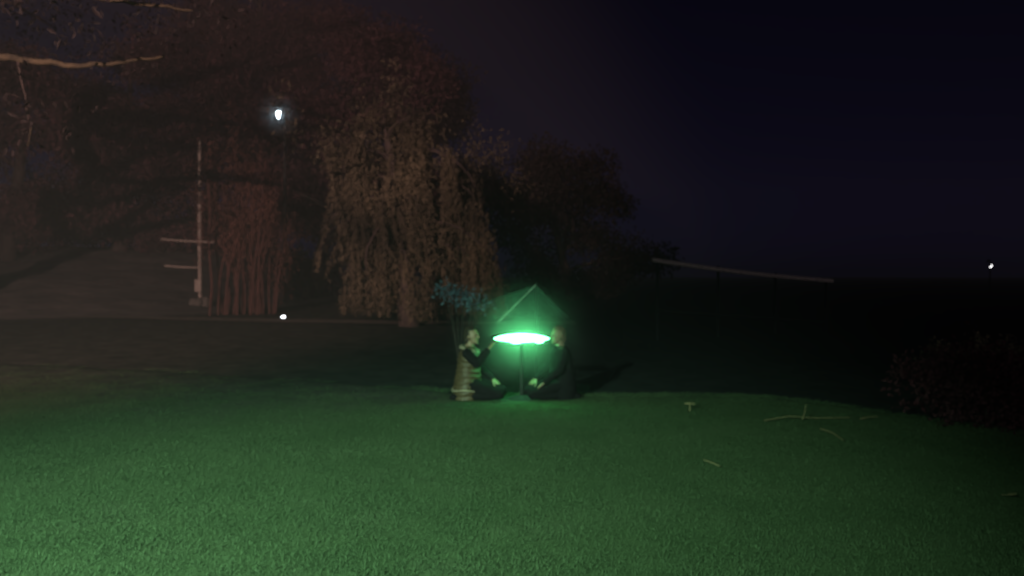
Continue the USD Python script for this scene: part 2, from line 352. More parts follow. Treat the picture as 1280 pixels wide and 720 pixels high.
def build_tree(name, label, base, height, trunk_r, spread, seed, leaf, bark, nlimb=8, clumps=70, per=110, clump_r=0.75, leaf_len=0.16, leaf_w=0.035, first=0.3, group=None, droop=0.35, squash=0.8):
    r = np.random.default_rng(seed)
    t = thing(name, label, 'tree', (base[0], base[1], base[2] - 0.1), 0.0, group)
    tp = wander((0, 0, 0), (r.normal() * .08, r.normal() * .08, 1), height * 0.85, 9, seed, 0, 0.06)
    obj('trunk', tube(tp, trunk_r * np.linspace(1.25, .22, len(tp)), 9), bark, t, smooth=True)
    tips = []
    for k in range(nlimb):
        f = first + (1 - first) * (k + .5 * r.random()) / nlimb
        i = min(int(f * (len(tp) - 1)), len(tp) - 2); p0 = tp[i]
        az = k * 2.4 + r.random(); up = 0.35 + 0.6 * f * r.random()
        ln = spread * (1.1 - 0.5 * f) * (0.75 + 0.4 * r.random())
        lp = wander(p0, (math.cos(az), math.sin(az), up), ln, 7, seed * 31 + k, 0.05, 0.16)
        obj('limb', tube(lp, trunk_r * (0.55 - 0.3 * f) * np.linspace(1, .18, len(lp)), 6), bark, t, smooth=True)
        tips += [lp[j] for j in range(2, len(lp))]
    tips.append(tp[-1]); tips = np.array(tips)
    C, D = [], []
    for k in range(clumps):
        c = tips[r.integers(len(tips))] + r.normal(size=3) * np.array([.5, .5, .35]) * clump_r
        n = int(per * (0.5 + r.random()))
        q = r.normal(size=(n, 3)); q *= (r.random(n) ** .45 / (np.linalg.norm(q, axis=1) + 1e-9))[:, None] * clump_r * np.array([1, 1, squash])
        C.append(c + q); D.append(q * .6 + r.normal(size=(n, 3)) * .5 + [0, 0, -droop])
    C, D = np.vstack(C), np.vstack(D)
    ok = C[:, 2] > 0.3
    C, D = C[ok], D[ok]
    obj('crown', leaf_quads(C, D, leaf_len * (0.6 + 0.8 * r.random(len(C))), leaf_w * (0.7 + .6 * r.random(len(C))), seed), leaf, t, kind='stuff')
    return t

# weeping tree in the middle: strands of narrow leaves hang from arching limbs
def weeping_tree():
    r = np.random.default_rng(101)
    base = at(512, 405, 24.0); base[2] = 0
    t = thing('weeping_tree', 'large weeping tree with hanging brown foliage left of the green glow', 'tree', (base[0], base[1], -0.1))
    tp = wander((0, 0, 0), (-.05, .02, 1), 6.4, 9, 5, 0, .06)
    obj('trunk', tube(tp, 0.26 * np.linspace(1.3, .3, len(tp)), 10), 'bark', t, smooth=True)
    C, D, S = [], [], []
    k = 0
    for k in range(26):
        az = k * 2.39996; i = int(3 + 6 * (k / 26)); i = min(i, 8)
        ln = (1.5 + 2.0 * r.random()) * (1.1 if math.cos(az) > 0 else .95)
        lp = wander(tp[i], (math.cos(az), math.sin(az), .9), ln, 8, 300 + k, .22, .10)
        obj('limb', tube(lp, 0.07 * np.linspace(1, .2, len(lp)), 5), 'bark', t, smooth=True)
        # bunches of strands
        for _ in range(3):
            p0 = lp[r.integers(3, len(lp))] + r.normal(size=3) * .12
            bunch = 1.0 + 2.6 * r.random() ** 1.2
            if r.random() < .2: bunch *= 1.45
            for _ in range(9):
                s0 = p0 + r.normal(size=3) * np.array([.12, .12, .30])
                L = min(bunch * (0.7 + .5 * r.random()), s0[2] - 0.45)
                if L < .4: continue
                drift = r.normal(size=2) * .07 + np.array([.05, 0])
                u = np.linspace(0, 1, 7)
                sp = s0 + np.stack([drift[0] * L * u * (1 + u) + .03 * np.sin(u * 6 + k), drift[1] * L * u * (1 + u), -L * u], -1)
                S.append(tube(sp, .006, 3, False))
                m = int(L * 26); v = np.sort(r.random(m))
                pts = np.stack([np.interp(v, u, sp[:, q]) for q in range(3)], -1) + r.normal(size=(m, 3)) * .02
                C.append(pts); D.append(r.normal(size=(m, 3)) * .55 + [0, 0, -1.0])
    # upper crown sprays
    for _ in range(60):
        c = tp[r.integers(6, 10)] + r.normal(size=3) * np.array([1.25, 1.0, .65])
        m = 70; q = r.normal(size=(m, 3)) * np.array([.22, .22, .34])
        C.append(c + q); D.append(r.normal(size=(m, 3)) * .6 + [0.1, 0, -.9])
    C, D = np.vstack(C), np.vstack(D)
    obj('hanging_twigs', cat(S), 'bark', t, kind='stuff')
    obj('foliage', leaf_quads(C, D, .15 * (.6 + .8 * r.random(len(C))), .020 * (.7 + .6 * r.random(len(C))), 77), 'willow_leaf', t, kind='stuff')
weeping_tree()

# many-stemmed tree with reddish hanging stems between pole and lamp
def stem_tree():
    r = np.random.default_rng(55)
    base = at(308, 395, 31.0); base[2] = 0
    t = thing('many_stemmed_tree', 'tree with many thin reddish upright stems between the pole and the street lamp', 'tree', (base[0], base[1], -0.1))
    tips = []
    for k in range(24):
        x = -1.25 + 2.5 * (k + .6 * r.random()) / 24; y = r.normal() * .45
        h = 5.0 + 1.6 * r.random()
        if k > 19: h *= .62
        sp = wander((x * .85, y * .8, 0), (r.normal() * .03, r.normal() * .05, 1), h, 9, 800 + k, 0, .055)
        obj('stem', tube(sp, (.025 + .025 * r.random()) * np.linspace(1.25, .5, len(sp)), 6), 'red_bark', t, smooth=True)
        tips += list(sp[5:])
    tips = np.array(tips); C, D = [], []
    for _ in range(150):
        c = tips[r.integers(len(tips))] + r.normal(size=3) * np.array([.3, .3, .6])
        m = 46; q = r.normal(size=(m, 3)) * np.array([.16, .16, .5])
        C.append(c + q); D.append(r.normal(size=(m, 3)) * .5 + [0, 0, -1.])
    C, D = np.vstack(C), np.vstack(D); ok = C[:, 2] > .5
    obj('foliage', leaf_quads(C[ok], D[ok], .13 * (.6 + .8 * r.random(ok.sum())), .02, 56), 'red_leaf', t, kind='stuff')
stem_tree()

# big tree whose limbs reach into the top left
def overhanging_tree():
    r = np.random.default_rng(66)
    base = np.array([-16.5, 13.5, 0.0])
    t = thing('overhanging_tree', 'tree reaching in at the top left with a pale sagging bare branch', 'tree', (base[0], base[1], -0.1))
    tp = wander((0, 0, 0), (.05, 0, 1), 9.5, 9, 3, 0, .05)
    obj('trunk', tube(tp, .36 * np.linspace(1.3, .45, len(tp)), 12), 'bark', t, smooth=True)
    off = base + [0, 0, -.1]
    def branch(pix, dist, r0, r1, mat, label=None, start=None):
        P = [at(x, y, d) - off for (x, y), d in zip(pix, dist)]
        if start is not None: P = [tp[start]] + P
        P = np.array(P); u = np.linspace(0, 1, len(P)); v = np.linspace(0, 1, 34)
        from scipy.interpolate import PchipInterpolator
        Q = np.stack([PchipInterpolator(u, P[:, i])(v) for i in range(3)], -1)
        Q[:, 2] += .012 * np.sin(v * 37) + .008 * np.sin(v * 71)
        obj('branch', tube(Q, np.linspace(r0, r1, 34), 7), mat, t, smooth=True, label=label)
        return Q
    branch([(-60, 60), (0, 71), (50, 77), (100, 82), (150, 78), (205, 70)], [12.3, 12, 12, 12, 12.1, 12.4], .075, .018, 'pale_bark', 'sagging pale bare branch at the top left', 6)
    branch([(20, -40), (90, -12), (160, 3), (240, 13)], [11.8, 12, 12.2, 12.6], .07, .016, 'pale_bark', 'upper pale bare branch at the top edge', 7)
    branch([(22, 74), (26, 98), (33, 128), (36, 150)], [12, 12, 12, 12.05], .014, .008, 'bark')
    branch([(39, 160), (35, 182)], [12.02, 12.05], .011, .006, 'pale_bark', 'short pale hanging twig end')
    C, D = [], []
    limbs = []
    for k in range(9):
        i = 4 + k % 5
        az = [-.2, .25, .6, -.5, .1, .9, -.9, .4, 1.4][k]
        lp = wander(tp[i], (math.cos(az), math.sin(az), .40), 7.5 + 4.5 * r.random(), 9, 900 + k, .03, .12)
        obj('limb', tube(lp, .13 * np.linspace(1, .15, len(lp)), 7), 'bark', t, smooth=True)
        limbs += list(lp[3:])
    limbs = np.array(limbs)
    for _ in range(150):
        c = limbs[r.integers(len(limbs))] + r.normal(size=3) * np.array([.9, .9, .7])
        m = 55; q = r.normal(size=(m, 3)) * np.array([.35, .35, .30])
        C.append(c + q); D.append(r.normal(size=(m, 3)) * .6 + [0, 0, -.7])
    C, D = np.vstack(C), np.vstack(D)
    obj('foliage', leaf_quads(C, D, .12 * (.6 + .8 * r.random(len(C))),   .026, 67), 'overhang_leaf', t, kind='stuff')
overhanging_tree()

def ground_at(px, d):
    p = at(px, 400, d); p[2] = 0
    if p[0] < -9 and p[1] > 27:
        p[2] = float(bank_z(np.array([p[0]]), np.array([p[1]]))[0])
    return p
build_tree('broadleaf_tree', 'dusky broad tree on the brown bank behind the pole', ground_at(150, 48), 15, .38, 6.5, 11, 'dusky_leaf', 'bark', 11, 190, 170, 1.4, .26, .065, .12)
build_tree('broadleaf_tree', 'dusky tree at the far left edge, above the brown bank', ground_at(10, 44), 14, .36, 6.0, 12, 'dusky_leaf', 'bark', 10, 150, 160, 1.25, .26, .065, .15)
build_tree('broadleaf_tree', 'tall dusky tree rising behind and around the white street lamp', ground_at(395, 49), 19, .40, 7.0, 13, 'dusky_leaf', 'bark', 13, 230, 170, 1.4, .26, .06, .15)
build_tree('broadleaf_tree', 'tall dusky tree between the pole and the street lamp, far behind', ground_at(265, 56), 21, .45, 8.0, 16, 'dusky_leaf', 'bark', 13, 230, 170, 1.6, .30, .07, .10)
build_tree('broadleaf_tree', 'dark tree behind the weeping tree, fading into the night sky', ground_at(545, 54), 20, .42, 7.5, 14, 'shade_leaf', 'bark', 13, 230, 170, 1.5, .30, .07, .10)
build_tree('broadleaf_tree', 'tallest dusky tree, at the top of the view to the right of the street lamp', ground_at(335, 62), 25, .5, 9.0, 17, 'dusky_leaf', 'bark', 13, 260, 170, 1.8, .34, .08, .12)
build_tree('broadleaf_tree', 'low tree standing behind the green glow, its leaves coloured dark for shade', ground_at(715, 46), 9.5, .26, 5.0, 15, 'shade_leaf', 'bark', 9, 150, 150, 1.2, .26, .06, .06)

# ------------------------------------------------------------------ brush along the top of the bank
def brush(label, px, d, w, hgt, seed, leaf):
    r = np.random.default_rng(seed); p = ground_at(px, d)
    t = thing('bank_bush', label, 'bush', (p[0], p[1], p[2] - .1))
    C, D = [], []
    for k in range(8):
        az = k * 2.4
        sp = wander((.2 * math.cos(az), .2 * math.sin(az), 0), (w * .5 * math.cos(az), w * .3 * math.sin(az), hgt), hgt * (.8 + .4 * r.random()), 6, seed + k, .02, .2)
        obj('stem', tube(sp, .05 * np.linspace(1, .3, len(sp)), 5), 'bark', t, smooth=True)
    for _ in range(120):
        c = r.normal(size=3) * np.array([w * .30, w * .22, hgt * .20]) + [0, 0, hgt * .5]
        C.append(c + r.normal(size=(50, 3)) * .28); D.append(r.normal(size=(50, 3)) + [0, 0, -.2])
    C, D = np.vstack(C), np.vstack(D); ok = C[:, 2] > .05
    obj('foliage', leaf_quads(C[ok], D[ok], .22 * (.6 + .8 * r.random(ok.sum())), .055, seed), leaf, t, kind='stuff')
brush('wide dusky bush on the bank at the far left edge of the view', 30, 47, 5.5, 3.4, 701, 'dusky_leaf')
brush('dusky bush on the bank midway between the left edge and the pole', 125, 49, 5.0, 3.6, 702, 'dusky_leaf')
brush('dusky bush on the bank just left of the pole', 205, 48, 4.6, 3.2, 703, 'dusky_leaf')
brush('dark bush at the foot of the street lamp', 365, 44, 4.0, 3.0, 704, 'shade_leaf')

# ------------------------------------------------------------------ pole with crossbars
D_ = 34.0
top, bot = at(251, 174, D_), at(250, 372, D_)
bz = float(bank_z(np.array([bot[0]]), np.array([bot[1]]))[0])
pole = thing('utility_pole', 'thin pale upright pole with two crossbars pointing left', 'pole', (bot[0], bot[1], 0))
h = top[2]
obj('shaft', tube([(0, 0, min(bz, 0) - .2), (0, 0, h * .5), (.03, 0, h)], [.085, .075, .055], 10), 'grey_pole', pole, smooth=True)
z1, z2, z3 = at(250, 302, D_)[2], at(250, 334, D_)[2], at(250, 357, D_)[2]
s = D_ / 1000
obj('crossbar', tube([(-1.6, -.09, z1 + .1), (-.6, -.09, z1 + .02), (.65, -.09, z1 - .03)], .045, 7), 'grey_pole', pole, label='upper crossbar, passing the pole to the right')
obj('crossbar', tube([(-1.45, -.09, z2 + .06), (-.7, -.09, z2), (.02, -.09, z2 - .02)], .045, 7), 'grey_pole', pole, label='lower, shorter crossbar')
obj('junction_box', box(.30, .24, .55, (0, -.14, z3), .05), 'grey_pole', pole, smooth=40)
gz = bz - .05
obj('base_block', cat([box(.56, .5, .36, (-.10, -.1, gz + .2), .12), box(.35, .4, .5, (.26, -.02, gz + .2), .14)]), 'old_concrete', pole, smooth=40)

# ------------------------------------------------------------------ street lamp
lp_ = at(348, 143, 40.0)
lbz = float(bank_z(np.array([lp_[0]]), np.array([lp_[1]]))[0]) if lp_[0] < -9 else 0
lamp = thing('street_lamp', 'white street lamp shining among the trees', 'street lamp', (lp_[0] + .22, lp_[1] + .25, 0))
hz = lp_[2]
obj('post', tube([(0, 0, min(lbz, 0) - .2), (0, 0, hz * .6), (0, 0, hz + .5)], [.10, .08, .06], 10), 'dark_metal', lamp, smooth=True)
obj('arm', tube([(0, 0, hz + .45), (-.05, -.10, hz + .56), (-.22, -.25, hz + .52)], .035, 7), 'dark_metal', lamp, smooth=True)
obj('shade', lathe([(0.0, .10), (.10, .09), (.25, .0), (.27, -.03), (.24, -.03), (.08, .05), (0, .05)], 20), 'dark_metal', lamp, smooth=40, loc=(-.22, -.25, hz + .38))
# bulb: two-lobed top tapering down
bulb = Manifold.batch_hull([Manifold.sphere(.10, 20).translate([-.07, 0, .12]), Manifold.sphere(.085, 20).translate([.0, 0, -.20]), Manifold.sphere(.12, 20).translate([-.06, 0, 0])]) + \
       Manifold.batch_hull([Manifold.sphere(.085, 20).translate([.10, 0, .17]), Manifold.sphere(.085, 20).translate([.0, 0, -.20]), Manifold.sphere(.1, 20).translate([.04, 0, 0])])
bulb = bulb.scale([.60, .60, .74])
obj('bulb', tri(bulb), 'white_glow', lamp, smooth=50, loc=(-.22, -.25, hz))
sm = trimesh.creation.icosphere(3, 1.3)
wm = obj('lamp_halo', sm, 'white_halo', None, loc=lp_)
tag(wm, 'added bluish haze puff drawing the halo of the white street lamp', 'mist', None, 'stuff')

# low bollard light
bp = at(354, 396, 27.5)
bol = thing('bollard_light', 'low white path light at the foot of the trees, below the street lamp', 'bollard light', (bp[0], bp[1], 0))
obj('post', tube([(0, 0, -.1), (0, 0, bp[2] - .08)], .05, 10), 'dark_metal', bol, smooth=40)
lens = Manifold.batch_hull([Manifold.sphere(.045, 14).translate([x, y, z]) for x, y, z in ((-.085, 0, -.02), (.075, 0, -.03), (.075, 0, .03), (-.03, 0, .03), (0, .06, 0), (0, -.06, 0))])
lens = lens.scale([.62, .62, .62])
obj('lens', tri(lens), 'path_glow', bol, smooth=50, loc=(0, 0, bp[2]))
obj('cap', lathe([(0, .05), (.05, .045), (.11, .015), (.11, 0), (0, 0)], 18), 'dark_metal', bol, smooth=40, loc=(0, 0, bp[2] + .075))

# far crescent light on the right
fp = at(1238, 332, 60.0)
fl = thing('far_light', 'tiny crescent-shaped white light in the dark at the far right', 'lamp', (fp[0], fp[1], 0))
obj('post', tube([(.05, .12, -.1), (.05, .12, fp[2] + .3)], .045, 8), 'shaded_wood', fl, smooth=True)
arc = [(.13 * math.cos(q) - .04, -.02, fp[2] + .03 + .15 * math.sin(q)) for q in np.linspace(-2.0, .45, 14)]
obj('tube', tube(arc, .04 * np.sin(np.linspace(.35, 2.8, 14)), 8), 'far_glow', fl, smooth=True)
obj('hood', tube([(-.28, 0, fp[2] + .22), (-.12, 0, fp[2] + .42), (.05, .1, fp[2] + .30)], [.06, .07, .05], 8), 'shaded_wood', fl, smooth=True)

# ------------------------------------------------------------------ sloping rail fence on the right
fence = thing('rail_fence', 'weathered wooden fence with a long sloping top rail, right of the glow', 'fence', (0, 0, 0))
def fpt(px, py, d): return at(px, py, d)
A, B = fpt(815, 325, 19.0), fpt(1040, 351, 22.0)
u = np.linspace(0, 1, 12)[:, None]
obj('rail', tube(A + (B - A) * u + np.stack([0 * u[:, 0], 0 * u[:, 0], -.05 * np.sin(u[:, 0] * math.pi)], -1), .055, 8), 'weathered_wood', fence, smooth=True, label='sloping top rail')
A2, B2 = fpt(820, 388, 19.02), fpt(1030, 402, 22.0)
obj('rail', tube(A2 + (B2 - A2) * u, .030, 8), 'shaded_wood', fence, smooth=True, label='lower rail with shade put into its colour')
for f in (.03, .34, .66, .97):
    p = A + (B - A) * f
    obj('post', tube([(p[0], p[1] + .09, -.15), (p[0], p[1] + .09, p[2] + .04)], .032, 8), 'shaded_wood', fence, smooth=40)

# ------------------------------------------------------------------ shrubs
def shrub(name, label, base, w, h, dep, n, leaf, seed, llen=.06, lw=.018, stems=9):
    r = np.random.default_rng(seed)
    t = thing(name, label, 'shrub', (base[0], base[1], base[2] - .04))
    C, D, S = [], [], []
    for k in range(stems):
        az = k * 2.4; q = .2 + .8 * r.random()
        sp = wander((.06 * math.cos(az), .06 * math.sin(az), 0), (w * q * math.cos(az) * .6, dep * q * math.sin(az) * .6, h), h * (.8 + .3 * r.random()), 6, seed + k, .01, .14)
        obj('stem', tube(sp, .014 * np.linspace(1, .35, len(sp)), 5), 'bark', t, smooth=True)
        for _ in range(n // stems // 26):
            c = sp[r.integers(2, len(sp))] + r.normal(size=3) * np.array([w * .16, dep * .16, h * .07])
            C.append(c + r.normal(size=(26, 3)) * .07); D.append(r.normal(size=(26, 3)) + [0, 0, .2])
    C, D = np.vstack(C), np.vstack(D); ok = C[:, 2] > .06
    obj('foliage', leaf_quads(C[ok], D[ok], llen * (.6 + .8 * r.random(ok.sum())), lw, seed), leaf, t, kind='stuff')

b = on_ground(1235, 540); shrub('low_shrub', 'dim reddish low shrub at the right edge behind the lawn', (b[0] + .25, b[1] + .4, 0), 1.9, .80, 1.1, 6500, 'plum_leaf', 41)
b = at(1190, 470, 11.5); shrub('low_shrub', 'smaller dark reddish shrub to the left of the one at the right edge', (b[0], b[1], 0), 1.3, .45, .8, 2600, 'plum_leaf', 42)
b = at(1225, 440, 12.5); shrub('low_shrub', 'olive tinted shrub showing above the reddish shrubs at the right edge', (b[0], b[1], 0), 2.0, .62, .8, 2600, 'olive_leaf', 43)

def silver_shrub():
    r = np.random.default_rng(88)
    base = at(575, 400, 12.2); base[2] = 0
    t = thing('silver_shrub', 'pale bluish-leaved tall shrub behind the person in brown', 'shrub', (base[0], base[1], -.05))
    C, D = [], []
    tips = [((556, 363), 12.2), ((569, 366), 12.3), ((580, 371), 12.2), ((562, 375), 12.1), ((592, 381), 12.0), ((602, 377), 12.1)]
    off = np.array([base[0], base[1], -.05])
    for k, ((px, py), d) in enumerate(tips):
        p = at(px, py, d) - off
        sp = np.array([(p[0] * f ** 1.4, p[1] * f ** 1.4, p[2] * f) for f in np.linspace(0, 1, 7)])
        obj('stem', tube(sp, np.linspace(.016, .006, 7), 5), 'bark', t, smooth=True)
        m = [60, 60, 70, 26, 60, 40][k]
        q = r.normal(size=(m, 3)) * np.array([.075, .07, .055])
        C.append(p + q); D.append(q + r.normal(size=(m, 3)) * .05)
    C, D = np.vstack(C), np.vstack(D)
    obj('foliage', leaf_quads(C, D, .07 * (.6 + .8 * r.random(len(C))), .018, 89), 'silver_leaf', t, kind='stuff')
silver_shrub()

# ------------------------------------------------------------------ people, kneeling on their heels
def chain(pts):
    """Hulls of spheres along a chain of (point, radius)."""
    sp = [Manifold.sphere(r, 18).translate(list(map(float, p))) for p, r in pts]
    return [Manifold.batch_hull([a, b]) for a, b in zip(sp[:-1], sp[1:])]
def union(ms): return Manifold.batch_boolean(ms, manifold3d.OpType.Add)
def ell(c, r, n=28): return Manifold.sphere(1.0, n).scale(list(r)).translate(list(map(float, c)))
def soften(man, edge=.015, it=8):
    m = tri(man.refine_to_length(edge)); m.merge_vertices()
    trimesh.smoothing.filter_taubin(m, iterations=it)
    return m

def hand(wrist, fwd, up, curl=.5, thumb_side=1):
    """Palm, four fingers and a thumb; fwd points along the fingers, up is the back of the hand."""
    f = np.array(fwd, float); f /= np.linalg.norm(f)
    n = np.array(up, float); n -= f * (n @ f); n /= np.linalg.norm(n)
    s = np.cross(n, f) * thumb_side
    w = np.array(wrist, float)
    ms = [Manifold.batch_hull([Manifold.sphere(.014, 12).translate(list(w + f * a + s * b)) for a in (.01, .085) for b in (-.030, .030)])]
    for k, (b, L) in enumerate(((.031, .072), (.011, .080), (-.010, .074), (-.030, .058))):
        p = w + f * .085 + s * b; pts = [(p, .0088)]; d = f.copy()
        for seg in (.45, .32, .23):
            d = d * math.cos(curl * .6) - n * math.sin(curl * .6); d /= np.linalg.norm(d)
            p = p + d * L * seg + s * b * .08; pts.append((p, .0085 - .001 * len(pts)))
            nn = n
        ms += chain(pts)
    p = w + f * .025 + s * .030; d = f * .65 + s * .75 - n * .25; d /= np.linalg.norm(d)
    pts = [(p, .0125), (p + d * .035, .0105), (p + d * .06 + f * .012, .0095), (p + d * .072 + f * .03, .008)]
    ms += chain(pts)
    return ms

def person(label, loc, rz, coat, legs, hair, skin, arms, yaw=0.0, hood=False, long_coat=True):
    t = thing('person', label, 'person', loc, rz)
    hc = np.array([.055, 0, .81])
    # bare body: one continuous surface
    ms = chain([((0, 0, .24), .12), ((.02, 0, .40), .105), ((.03, 0, .56), .115), ((.03, 0, .64), .07), ((.035, 0, .69), .05), ((.045, 0, .75), .048)])
    ms += chain([((.03, -.15, .61), .052), ((.03, .15, .61), .052)])
    for sgn in (-1, 1):
        ms += chain([((.02, sgn * .09, .21), .09), ((.42, sgn * .13, .10), .058), ((.02, sgn * .12, .055), .042), ((-.10, sgn * .11, .045), .03)])
    for sh, elb, wr in arms:
        ms += chain([(sh, .046), (elb, .038), (wr, .026)])
    head = [ell(hc, (.088, .072, .105)), ell(hc + [.035, 0, -.065], (.050, .048, .045)), ell(hc + [.080, 0, .022], (.014, .045, .012)),
            ell(hc + [.062, .030, -.028], (.024, .020, .020)), ell(hc + [.062, -.030, -.028], (.024, .020, .020)), ell(hc + [.076, 0, -.092], (.018, .02, .016))]
    head += chain([(hc + [.082, 0, .015], .011), (hc + [.104, 0, -.022], .015)])
    head += [ell(hc + [.082, 0, -.055], (.014, .026, .007)), ell(hc + [.080, 0, -.068], (.014, .022, .008))]
    for sgn in (-1, 1): head.append(ell(hc + [-.005, sgn * .072, -.008], (.020, .010, .030)))
    H = union(head)
    c, s_ = math.cos(yaw), math.sin(yaw)
    def turn(man): return man.translate(list(-hc)).rotate([0, 0, math.degrees(yaw)]).translate(list(hc))
    body = union(ms + [turn(H)])
    m = soften(body, .014, 6)
    hm = union(sum([hand(wr, np.array(wr) - np.array(elb), up, cu, ts) for (sh, elb, wr), (up, cu, ts) in zip(arms, person_hands)], []))
    hmesh = tri(hm.refine_to_length(.006)); hmesh.merge_vertices(); trimesh.smoothing.filter_taubin(hmesh, iterations=3)
    obj('body', cat([m, hmesh]), skin, t, smooth=True)
    for sgn in (-1, 1):
        e = ell(hc + [.081, sgn * .030, .004], (.008, .011, .007), 14)
        obj('eye', tri(turn(e)), 'eye_dark', t, smooth=True)
    # hair: a cap over the skull, cut away from the face
    cap = ell(hc + [-.010, 0, .014], (.098, .083, .108)) + ell(hc + [-.045, 0, -.045], (.055, .074, .075))
    cap = cap - Manifold.cube([.16, .3, .22]).rotate([0, -12, 0]).translate([float(hc[0] + .045), -.15, float(hc[2] - .16)])
    hmesh = soften(turn(cap), .012, 4)
    hmesh.vertices += (meshkit.noise(hmesh.vertices * 60, 4)[:, None] - .5) * .012 * hmesh.vertex_normals
    obj('hair', hmesh, hair, t, smooth=True)
    # coat
    def ring(z, rx, ry, cx): return Manifold.cylinder(.03, 1, 1, 36).scale([rx, ry, 1]).translate([cx, 0, z - .015])
    prof = [(.03, .165, .200, .0), (.12, .172, .205, .0), (.26, .160, .195, .01), (.40, .140, .180, .015), (.54, .132, .182, .025), (.62, .105, .150, .03), (.66, .070, .085, .03)]
    rs = [ring(*p) for p in prof]
    cm = union([Manifold.batch_hull([a, b]) for a, b in zip(rs[:-1], rs[1:])])
    cm = soften(cm, .018, 10)
    V = cm.vertices; out = V - np.array([.015, 0, 0]) * 1.0; out[:, 2] = 0
    nrm = out / (np.linalg.norm(out, axis=1)[:, None] + 1e-9)
    wob = V[:, 2] + .012 * np.sin(np.arctan2(V[:, 1], V[:, 0]) * 3 + V[:, 2] * 9)
    body_band = np.clip((.63 - V[:, 2]) / .05, 0, 1)
    q = np.abs(np.sin(wob * math.pi / .068)) ** .6
    amp = .024 if coat == 'brown_quilt' else .006
    cm.vertices = V + nrm * ((q - .6) * amp * body_band + (meshkit.fbm(V * 14, 3, 8) - .5) * .018)[:, None]
    obj('coat', cm, coat, t, smooth=True)
    for k, (sh, elb, wr) in enumerate(arms):
        sh, elb, wr = map(np.array, (sh, elb, wr))
        sl = union(chain([(sh, .064), (elb, .054), (wr - (wr - elb) * .10, .042)]))
        sm_ = soften(sl, .014, 6)
        sm_.vertices += (meshkit.fbm(sm_.vertices * 22, 3, 8)[:, None] - .5) * .020 * sm_.vertex_normals
        obj('sleeve', sm_, person_sleeve, t, smooth=True)
    # trousers over the folded legs, and shoes
    for sgn in (-1, 1):
        tl = union(chain([((.04, sgn * .09, .20), .10), ((.42, sgn * .13, .10), .070), ((.06, sgn * .12, .06), .052)]))
        tm = soften(tl, .018, 6); tm.vertices += (meshkit.fbm(tm.vertices * 16, 3, 5)[:, None] - .5) * .02 * tm.vertex_normals
        obj('trouser_leg', tm, legs, t, smooth=True)
        obj('shoe', soften(union(chain([((-.02, sgn * .12, .055), .050), ((-.16, sgn * .11, .045), .040)])), .016, 4), 'dark_cloth', t, smooth=True)
    return t

p1 = at(584, 500, 10.0); p1[2] = 0
person_hands = [((0, .3, 1), .35, 1), ((0, 0, 1), .4, -1)]
person_sleeve = 'dark_cloth'
arms1 = [((.03, -.17, .60), (.16, -.22, .47), (.285, -.12, .645)), ((.03, .17, .60), (.12, .22, .40), (.31, .15, .24))]
who = person('kneeling person in a long quilted brown coat, left of the green glow', (p1[0], p1[1], .0), -.12, 'brown_quilt', 'dark_cloth', 'dark_hair', 'skin', arms1, -.35)
# pale scarf and pale hem band on the brown coat
a_ = np.linspace(0, 2 * math.pi, 40)
sc_ = tube(np.stack([.03 + .105 * np.cos(a_), .14 * np.sin(a_), .635 - .035 * np.cos(a_) + .008 * np.sin(a_ * 5)], -1), .022 + .004 * np.sin(a_ * 4), 8, False)
obj('scarf', sc_, 'pale_knit', who, smooth=True, label='pale scarf round the shoulders')
hb = tube(np.stack([.0 + .186 * np.cos(a_), .219 * np.sin(a_), .135 + .010 * np.sin(a_ * 3)], -1), .012 + .003 * np.sin(a_ * 7), 7, False)
obj('hem_band', hb, 'pale_knit', who, smooth=True, label='pale band near the coat hem')

p2 = at(703, 500, 10.05); p2[2] = 0
person_hands = [((0, -.3, 1), .35, -1), ((0, 0, 1), .4, 1)]
arms2 = [((.03, .17, .60), (.12, .24, .40), (.29, .17, .24)), ((.03, -.17, .60), (.12, -.22, .40), (.31, -.15, .24))]
person_hands = [((0, 0, 1), .4, -1), ((0, 0, 1), .4, 1)]
person('kneeling person in black clothes with fair hair, right of the green glow', (p2[0], p2[1], .0), math.pi + .25, 'dark_cloth', 'dark_cloth', 'fair_hair', 'tanned_skin', arms2, .3)

# ------------------------------------------------------------------ the green lamp on its stand, sheet canopy above, added halo puff around
lc = at(652, 423, 10.0)
gl = thing('green_lamp', 'dazzling green lens-shaped lamp glowing between the two kneeling people', 'lamp', (lc[0], lc[1], 0))
prof = [(0, .082), (.10, .078), (.20, .062), (.29, .035), (.342, .008), (.350, -.004), (.335, -.018), (.27, -.036), (.16, -.056), (0, -.068)]
dm = lathe(prof[::-1], 48); dm.apply_scale([1, .75, .74])
kn = trimesh.creation.icosphere(3, 1.0); kn.apply_scale([.09, .08, .034]); kn.apply_translation([-.065, -.02, -.032])
kn2 = trimesh.creation.icosphere(3, 1.0); kn2.apply_scale([.065, .06, .030]); kn2.apply_translation([.215, -.04, -.028])
obj('diffuser', dm, 'green_glow', gl, smooth=40, loc=(0, 0, lc[2]))
obj('bulb', kn, 'green_glow', gl, smooth=True, loc=(0, 0, lc[2]))
obj('bulb', kn2, 'green_glow', gl, smooth=True, loc=(0, 0, lc[2]))
obj('stem', tube([(0, 0, .04), (0, 0, lc[2] - .085)], .022, 10), 'dark_metal', gl, smooth=40)
obj('base', lathe([(0, .06), (.06, .055), (.17, .02), (.19, .0), (.19, -.03), (0, -.03)], 26), 'dark_metal', gl, smooth=40)

